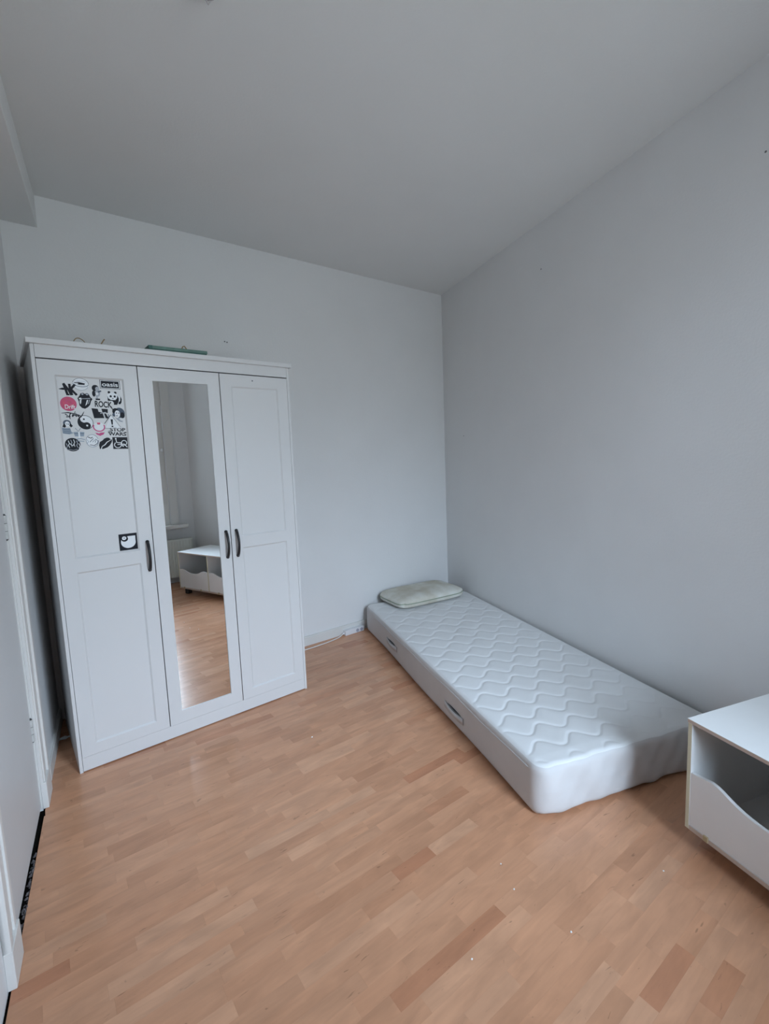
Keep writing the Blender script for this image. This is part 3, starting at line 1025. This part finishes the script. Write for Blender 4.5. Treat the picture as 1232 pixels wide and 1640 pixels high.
# square sticker by the handle
s = Sticker(0.2885, 1.0250, 0.0770, 0.0770)
s.poly(rect(-0.5, 0.5, -0.5, 0.5))
s.poly([(0.02, 0.34), (0.40, 0.34)] + [(0.0 + 0.40 * math.cos(t), -0.02 + 0.36 * math.sin(t)) for t in [0.15 - k * (PI + 0.35) / 20 for k in range(21)]] + [(-0.37, 0.22)], 'paper')
s.ell(-0.19, 0.20, 0.19, 0.17, 'ink').ell(-0.21, 0.24, 0.12, 0.11, 'paper').ell(-0.20, 0.25, 0.05, 0.04, 'skin_grey')
s.done('black square sticker with white wave emblem')

# ------------------------------------------------------------------ things on the wardrobe
WM = Matrix.Translation((-2.6522, -1.5222, 0)) @ Matrix.Rotation(WTH, 4, 'Z')


def wpt(u, y, z):
    p = WM @ Vector((u, y, z))
    return (p.x, p.y, p.z)


bx = empty('card_box', wpt(0.462, 0.030, 1.9105), WTH - 0.012)
tag(bx, 'flat teal cardboard box lying on top of the wardrobe', 'box')
MB().box(0, 0.268, 0, 0.19, 0, 0.021, 'teal_dark').build('tray', bx, bevel=0.001, segs=1)
MB().box(-0.003, 0.271, -0.003, 0.193, 0.013, 0.0275, 'teal').build('lid', bx, bevel=0.0015, segs=1)
MB().box(-0.0035, 0.014, -0.0035, 0.1935, 0.0128, 0.0279, 'teal_dark').build('end_band', bx)
pts = [wpt(0.620, 0.07, 1.9395), wpt(0.628, 0.07, 1.957), wpt(0.636, 0.072, 1.962), wpt(0.652, 0.075, 1.9425), wpt(0.668, 0.078, 1.942)]
o = MB().tube(pts, 0.0028, 'twine', 6).build('paper_strap', smooth=True)
tag(o, 'thin tan strap lying over the teal box on the wardrobe', 'strap')
pts = []
for k in range(15):
    t = PI * 1.25 * k / 14 - 0.15
    pts.append(wpt(0.184 + 0.024 * math.cos(t), 0.05 + 0.01 * math.sin(t * 2), 1.9115 + 0.002 + max(0, 0.026 * math.sin(t))))
o = MB().tube(pts, 0.0020, 'twine', 6).build('twine_loop', smooth=True)
tag(o, 'small loop of tan twine on top of the wardrobe', 'twine')
pts = [wpt(0.245, 0.06, 1.9120), wpt(0.262, 0.055, 1.9125), wpt(0.268, 0.05, 1.926), wpt(0.276, 0.05, 1.9395), wpt(0.282, 0.05, 1.947)]
o = MB().tube(pts, 0.0024, 'twine', 6).build('twine_end', smooth=True)
tag(o, 'short upright end of tan twine between the loop and the box', 'twine')

# ================================================================== mattress
MX, MY, MW, ML, MH, MTH = -0.0108, -0.340, 0.9043, 2.21, 0.207, 0.0116
mat = empty('mattress', (MX, MY, 0), -MTH)
tag(mat, 'white quilted single mattress lying on the floor along the right wall', 'mattress')
rn = random.Random(3)


def quilt(x, y):
    """depth of the stitched waves on the top face; x 0..-MW, y 0..-ML"""
    lam, rowd, amp = 0.168, 0.1065, 0.030
    yy = -y
    best = 1.0
    n0 = int(round((yy - 0.06) / rowd))
    for n in (n0 - 1, n0, n0 + 1):
        ph = 2 * PI * (x + 0.883) / lam + (0 if n % 2 == 0 else PI)
        yl = 0.06 + n * rowd - amp * math.cos(ph)
        slope = amp * 2 * PI / lam * math.sin(ph)
        dist = abs(yy - yl) / math.sqrt(1 + slope * slope)
        best = min(best, dist)
    fade = min(1.0, max(0.0, (MW + x) / 0.04)) * min(1.0, max(0.0, -x / 0.10)) * min(1.0, max(0, (ML - yy) / 0.07)) * min(1.0, yy / 0.05)
    groove = -0.0026 * math.exp(-(best / 0.0055) ** 2)
    puff = 0.0020 * min(1.0, best / 0.034) ** 0.6
    return (groove + puff) * fade


def mattress_mesh():
    mb = MB()
    R_ = 0.040
    hx, hy, hz = MW / 2, ML / 2, MH / 2
    NX, NY, NZ = 170, 400, 16

    def shape(p):
        x, y, z = p
        qx = max(-hx + R_ * 1.5, min(hx - R_ * 1.5, x))
        qy = max(-hy + R_ * 1.5, min(hy - R_ * 1.5, y))
        # vertical corner rounding, then the top and bottom edges
        dx, dy = x - qx, y - qy
        L = max(abs(dx), abs(dy))
        if L > 0:
            ll = math.hypot(dx, dy)
            dx, dy = dx * L / ll, dy * L / ll
        rr = 0.026 if z > 0 else 0.028
        zin = hz - rr
        out = math.hypot(dx, dy)
        edge = R_ * 1.5
        if abs(z) > zin and out > edge - rr:
            ez, eo = (abs(z) - zin), out - (edge - rr)
            m_ = max(ez, eo)
            l2 = math.hypot(ez, eo) or 1
            ez, eo = ez * m_ / l2, eo * m_ / l2
            no = edge - rr + eo
            dx, dy = dx * no / out, dy * no / out
            z = math.copysign(zin + ez, z)
        X, Y = qx + dx, qy + dy
        # to corner-based coordinates
        X -= hx
        Y -= hy
        t = (z + hz) / MH
        # side walls: slight belly and a soft waist
        if out > edge * 0.6:
            nx, ny = (dx / (math.hypot(dx, dy) or 1), dy / (math.hypot(dx, dy) or 1))
            wv = 0.004 * math.sin(Y * 5.1 + 1.0) * (1 - t) + 0.003 * math.sin(PI * t)
            fb = max(0.0, -ny) ** 3
            ft = fb * (0.0025 * math.sin(X * 31 + t * 5) + 0.0015 * math.sin(X * 67 - t * 9))
            crease = fb * (-0.0016 * math.exp(-((t - 0.42) / 0.05) ** 2) - 0.0016 * math.exp(-((t - 0.62) / 0.05) ** 2))
            k = wv + ft + crease
            X += nx * k if X < -MW / 2 else 0
            Y += ny * k
        Z = z + hz
        if Z < 0.03 and Y < -ML + 0.03:
            Z += 0.0045 * (1 + math.sin(X * 42 + 0.6 * math.sin(X * 15))) * (1 - Z / 0.03)
        if t > 0.99 and out < edge - 0.004:
            Z += quilt(X, Y)
        if t > 0.9:
            # long shallow dish of a used mattress
            Z -= 0.006 * math.sin(PI * min(1, max(0, -X / MW))) * math.sin(PI * min(1, max(0, -Y / ML))) * min(1, (t - 0.9) / 0.1)
        return (X, Y, Z)

    def lin(a, b, n, i):
        return a + (b - a) * i / n

    def edge_lin(a, n, i):
        # denser near both ends
        u = i / n
        return a * (2 * u - 1)

    grid = {}

    def vid(ix, iy, iz):
        k = (ix, iy, iz)
        if k not in grid:
            grid[k] = len(vs)
            vs.append(shape((edge_lin(hx, NX, ix), edge_lin(hy, NY, iy), edge_lin(hz, NZ, iz))))
        return grid[k]
    vs, ft, fs_ = [], [], []
    for ix in range(NX):
        for iy in range(NY):
            ft.append((vid(ix, iy, NZ), vid(ix + 1, iy, NZ), vid(ix + 1, iy + 1, NZ), vid(ix, iy + 1, NZ)))
    for iz in range(NZ):
        for ix in range(NX):
            fs_.append((vid(ix, 0, iz), vid(ix + 1, 0, iz), vid(ix + 1, 0, iz + 1), vid(ix, 0, iz + 1)))
            fs_.append((vid(ix + 1, NY, iz), vid(ix, NY, iz), vid(ix, NY, iz + 1), vid(ix + 1, NY, iz + 1)))
        for iy in range(NY):
            fs_.append((vid(0, iy + 1, iz), vid(0, iy, iz), vid(0, iy, iz + 1), vid(0, iy + 1, iz + 1)))
            fs_.append((vid(NX, iy, iz), vid(NX, iy + 1, iz), vid(NX, iy + 1, iz + 1), vid(NX, iy, iz + 1)))
    bot = [vid(i, 0, 0) for i in range(NX)] + [vid(NX, i, 0) for i in range(NY)] + [vid(i, NY, 0) for i in range(NX, 0, -1)] + [vid(0, i, 0) for i in range(NY, 0, -1)]
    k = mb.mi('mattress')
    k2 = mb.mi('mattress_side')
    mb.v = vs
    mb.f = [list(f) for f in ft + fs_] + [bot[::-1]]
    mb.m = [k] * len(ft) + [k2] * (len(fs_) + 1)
    return mb


mattress_mesh().build('body', mat, smooth=True, recalc=False)
pts = [(-MW - 0.0005, -0.25 - (ML - 0.25 - 0.075) * k / 60, MH - 0.032 + 0.003 * math.sin(k * 0.35)) for k in range(61)]
pts += [(-MW + 0.004, -ML + 0.055, MH - 0.030), (-MW + 0.013, -ML + 0.034, MH - 0.031)]
MB().tube(pts, 0.0036, 'strap', 8).build('piping', mat, smooth=True)
for yc, zc in ((-0.62, 0.100), (-1.53, 0.082)):
    hs = MB()
    ln, hh = 0.20, 0.034
    vs, fs = [], []
    K = 16
    for i in range(K + 1):
        t = i / K
        bul = 0.010 * math.sin(PI * t) ** 1.2
        y = yc - ln / 2 + ln * t
        zo = 0.004 * math.sin(PI * t)
        for z, d in ((zc - hh / 2 - zo, 0.001 + bul * 0.5), (zc + hh / 2 - zo, 0.001 + bul)):
            vs += [(-MW - 0.004 - d, y, z), (-MW - 0.001 - d, y, z)]
    for i in range(K):
        a, b = 4 * i, 4 * i + 4
        fs += [(a, b, b + 2, a + 2), (a + 1, a + 3, b + 3, b + 1), (a + 2, b + 2, b + 3, a + 3), (a, a + 1, b + 1, b)]
    hs.add(vs, fs, 'strap')
    ho = hs.build('carry_handle', mat, smooth=True)
    tag(ho, 'grey fabric carry handle')
    MB().tube([(-MW - 0.0035, yc - 0.075 + 0.14 * k / 10, zc + hh / 2 + 0.0005) for k in range(11)], [0.0006 + 0.0030 * math.sin(PI * k / 10) for k in range(11)], 'slit', 6).build('slit', ho)

# ------------------------------------------------------------------ pillow
PW, PDp, PH = 0.640, 0.385, 0.098
pil = empty('pillow', (-0.449, -0.404, MH + 0.002), 0.190)
tag(pil, 'cream foam pillow with green piping at the head of the mattress', 'pillow')


def pillow_mesh():
    mb = MB()
    NXp, NYp = 72, 48
    vs, fs = [], []
    zs = 0.045                                     # height of the piping seam

    def top(u, v):
        # u, v in -1..1
        e = (1 - abs(u) ** 4.5) * (1 - abs(v) ** 4.0)
        z = zs + (PH - zs) * max(0, e) ** 0.42
        z += 0.006 * math.sin(3.0 * u + 1.0) * math.cos(2.2 * v) * e - 0.008 * math.exp(-((u + 0.1) ** 2 / 0.05 + (v + 0.1) ** 2 / 0.2)) * e
        return z

    def bot(u, v):
        e = (1 - abs(u) ** 5) * (1 - abs(v) ** 5)
        return zs - (zs - 0.002) * max(0, e) ** 0.22

    def xy(u, v):
        # rounded rectangle outline, soft corners
        c = 0.14
        k = 1 - c * (abs(u) ** 6) * (abs(v) ** 6)
        return u * PW / 2 * k, v * PDp / 2 * k
    ids = {}
    for layer, fn in ((0, top), (1, bot)):
        for i in range(NXp + 1):
            for j in range(NYp + 1):
                u, v = -math.cos(PI * i / NXp), -math.cos(PI * j / NYp)
                bd = i in (0, NXp) or j in (0, NYp)
                if layer == 1 and bd:
                    ids[(1, i, j)] = ids[(0, i, j)]
                    continue
                x, y = xy(u, v)
                ids[(layer, i, j)] = len(vs)
                vs.append((x, y, fn(u, v)))
        for i in range(NXp):
            for j in range(NYp):
                f = (ids[(layer, i, j)], ids[(layer, i + 1, j)], ids[(layer, i + 1, j + 1)], ids[(layer, i, j + 1)])
                fs.append(f if layer == 0 else f[::-1])
    mb.add(vs, fs, 'pillow')
    ring = []
    for k in range(160):
        t = 2 * PI * k / 160
        # walk the square outline
        c, s_ = math.cos(t), math.sin(t)
        m_ = max(abs(c), abs(s_))
        x, y = xy(c / m_, s_ / m_)
        ring.append((x * 1.003, y * 1.003, zs))
    return mb, ring


pm, ring = pillow_mesh()
pm.build('cushion', pil, smooth=True)
tag(MB().tube(ring, 0.0034, 'pillow_pipe', 6, closed=True).build('piping', pil, smooth=True), 'green-grey piping')

# ------------------------------------------------------------------ extension socket and its cable
ex = empty('extension_socket', (-1.1075, -0.4110, 0), BTH + 0.01)
tag(ex, 'white extension socket block on the floor against the baseboard', 'socket')
MB().box(0, 0.178, 0, 0.046, 0.0, 0.040, 'plastic').build('housing', ex, bevel=0.006, segs=3)
for xc in (0.112, 0.150):
    so = MB()
    so.tube([(xc, -0.0015, 0.020), (xc, 0.004, 0.020)], 0.0165, 'plastic', 20)
    so.tube([(xc, -0.0022, 0.020), (xc, -0.0012, 0.020)], 0.0135, 'plastic_hole', 20)
    so.build('socket', ex)
MB().tube([(-0.014, 0.022, 0.016), (0.004, 0.022, 0.016)], [0.005, 0.009], 'plastic', 10).build('cable_gland', ex)
gl = Matrix.Translation((-1.1075, -0.4110, 0)) @ Matrix.Rotation(BTH + 0.01, 4, 'Z') @ Vector((-0.012, 0.022, 0.016))
ctrl = [gl, Vector((-1.165, -0.430, 0.008)), Vector((-1.245, -0.474, 0.0045)), Vector((-1.340, -0.515, 0.0045)), Vector((-1.442, -0.552, 0.0045)), Vector((-1.535, -0.575, 0.0045)), Vector((-1.60, -0.555, 0.0045))]
pts = []
for i in range(len(ctrl) - 1):
    p0, p1, p2, p3 = ctrl[max(i - 1, 0)], ctrl[i], ctrl[i + 1], ctrl[min(i + 2, len(ctrl) - 1)]
    for k in range(8):
        t = k / 8
        pts.append(0.5 * ((2 * p1) + (p2 - p0) * t + (2 * p0 - 5 * p1 + 4 * p2 - p3) * t * t + (3 * p1 - p0 - 3 * p2 + p3) * t ** 3))
pts.append(ctrl[-1])
cab = MB().tube(pts, 0.0042, 'cable', 8).build('cable', ex, smooth=True)
cab.matrix_parent_inverse = (Matrix.Translation((-1.1075, -0.4110, 0)) @ Matrix.Rotation(BTH + 0.01, 4, 'Z')).inverted()

# ================================================================== toy bench
SXF, SXB, SY0, SY1, SZT, SZB = -0.544, -0.122, -2.805, -3.770, 0.460, 0.065
ben = empty('toy_bench', (0, 0, 0))
ben.location = (SXF, SY0, 0)
tag(ben, 'low white open storage bench with wavy fronts beside the mattress foot', 'bench')
BD, BL = SXB - SXF, SY0 - SY1                      # local: x into the bench, -y along its front
T = 0.015
MB().box(-0.002, BD, -BL - 0.002, 0.002, SZT - 0.014, SZT, 'bench', {'-x': 'bench_edge2'}).build('top_board', ben, bevel=0.0012, segs=1)
for y0_, y1_ in ((-T, 0.0), (-BL, -BL + T)):
    MB().box(0, BD - 0.004, y0_, y1_, SZB, SZT - 0.014, 'bench', {'-x': 'bench_edge', '+y': 'bench'}).build('side_panel', ben, bevel=0.001, segs=1)
MB().box(0, BD - 0.004, -BL + T, -T, SZB, SZB + T, 'bench', {'-x': 'bench_edge2'}).build('bottom_board', ben)
yc = -BL / 2 - 0.008
MB().box(0.0, BD - 0.008, yc - T / 2, yc + T / 2, SZB + T, SZT - 0.014, 'bench', {'-x': 'bench_edge'}).build('divider', ben)
MB().box(BD - 0.010, BD - 0.004, -BL + T, -T, SZB + T, SZT - 0.014, 'bench').build('back_panel', ben)


def wavy_front(ya, yb_):
    """front board from ya (far end) to yb_, with a dipped wavy top edge"""
    n = 40
    ln = ya - yb_
    th, zb = 0.012, SZB + T + 0.002
    xs = 0.001
    vs, fs = [], []
    for i in range(n + 1):
        a = ln * i / n
        c = ln / 2 + 0.012
        z = 0.272 + 0.010 * math.exp(-((a - 0.085) / 0.05) ** 2) + 0.008 * math.exp(-((ln - a - 0.075) / 0.05) ** 2)
        w_ = max(0.0, 1 - ((a - c) / 0.175) ** 2)
        z -= 0.032 * w_ ** 1.3
        for x in (xs, xs + th):
            vs += [(x, ya - a, zb), (x, ya - a, z)]
    for i in range(n):
        a, b = 4 * i, 4 * i + 4
        fs += [(a, a + 1, b + 1, b), (a + 2, b + 2, b + 3, a + 3), (a + 1, a + 3, b + 3, b + 1), (a, b, b + 2, a + 2)]
    fs += [(0, 2, 3, 1), (4 * n, 4 * n + 1, 4 * n + 3, 4 * n + 2)]
    return MB().add(vs, fs, 'bench').build('front_board', ben)


wavy_front(-T - 0.001, yc + T / 2 + 0.001)
wavy_front(yc - T / 2 - 0.001, -BL + T + 0.001)
for yy in (-0.075, -0.345, -BL + 0.345, -BL + 0.075):
    MB().box(-0.004, 0.006, yy - 0.008, yy + 0.008, SZB + 0.001, SZB + 0.021, 'tan').build('stop_block', ben, bevel=0.001, segs=1)
for xx, yy in ((0.14, -0.06), (0.03, -BL + 0.085), (BD - 0.08, -0.06), (BD - 0.08, -BL + 0.085)):
    if True:
        MB().box(xx, xx + 0.05, yy - 0.05, yy, 0.0, SZB, 'bench_foot').build('foot', ben, bevel=0.003, segs=1)

# ================================================================== small things
# ceiling rose at the upper picture edge
cr = empty('ceiling_rose', (-1.905, -2.284, H))
tag(cr, 'small pale ceiling rose at the very top of the view', 'ceiling rose')
MB().lathe([(0.046, 0.0), (0.046, -0.008), (0.040, -0.018), (0.022, -0.026), (0.010, -0.030), (0.004, -0.031)], (0, 0, 0), 'lamp_base', 28).build('cover', cr, smooth=True)
MB().tube([(0, 0, -0.028), (0.0, 0.0, -0.05), (0.006, 0, -0.06), (0.012, 0, -0.05)], 0.002, 'lamp_base', 6).build('hook', cr, smooth=True)

# nail holes and scuffs in the walls
def mark(parent, p, n, r):
    n = Vector(n)
    p = Vector(p)
    MB().tube([p + n * 0.002, p - n * 0.0012], r, 'dark_mark', 8).build('nail_hole', parent)


for y, z in ((-1.345, 2.482), (-2.613, 2.426), (-0.348, 1.525)):
    mark(wr, (0, y, z), (1, 0, 0), 0.004)
for t, z in ((-1.95, 2.144), (-1.935, 2.141)):
    p = BT * t
    mark(wb, (p.x, p.y, z), BN, 0.0045)

# a twist of paper in the gap beside the wardrobe
pm2 = MB()
rr = random.Random(9)
c = Vector((-2.800, -1.185, 0.0))
vs = []
for i in range(7):
    for j in range(4):
        vs.append((c.x + 0.009 * i - 0.03 + rr.uniform(-.003, .003), c.y + 0.009 * j + 0.004 * i + rr.uniform(-.003, .003), 0.0012 + rr.random() * 0.009))
pm2.add(vs, [(i * 4 + j, (i + 1) * 4 + j, (i + 1) * 4 + j + 1, i * 4 + j + 1) for i in range(6) for j in range(3)], 'crumb')
o = pm2.build('paper_scrap', recalc=False)
tag(o, 'crumpled white paper scrap in the gap left of the wardrobe', 'paper')

# crumbs lying about on the floor
crumbs = [((-1.620, -1.655), 0.0042, 'white fleck on the bare floor in front of the wardrobe mirror'),
          ((-0.800, -2.520), 0.0036, 'white fleck beside the wavy hem at the mattress foot'),
          ((-1.175, -2.640), 0.0030, 'upper of two white flecks on the floor below the mattress corner'),
          ((-1.190, -2.735), 0.0030, 'lower of two white flecks on the floor below the mattress corner'),
          ((-1.120, -2.910), 0.0034, 'white fleck in the middle of the floor, left of the bench'),
          ((-1.420, -2.870), 0.0030, 'white fleck on the floor nearest the camera'),
          ((-0.705, -2.860), 0.0030, 'white fleck on the floor just before the bench front')]
for (x, y), r, lab in crumbs:
    vs, fs = [], []
    for k in range(6):
        t = 2 * PI * k / 6
        q_ = r * rr.uniform(0.7, 1.2)
        vs.append((q_ * math.cos(t), q_ * math.sin(t), 0.0))
    for k in range(6):
        t = 2 * PI * k / 6 + 0.3
        q_ = r * rr.uniform(0.4, 0.7)
        vs.append((q_ * math.cos(t), q_ * math.sin(t), r * rr.uniform(0.5, 0.8)))
    fs = [(k, (k + 1) % 6, 6 + (k + 1) % 6, 6 + k) for k in range(6)] + [(6, 7, 8, 9, 10, 11), (5, 4, 3, 2, 1, 0)]
    o = MB().add(vs, fs, 'crumb').build('crumb', loc=(x, y, 0))
    tag(o, lab, 'crumb', 'white flecks scattered on the floor')
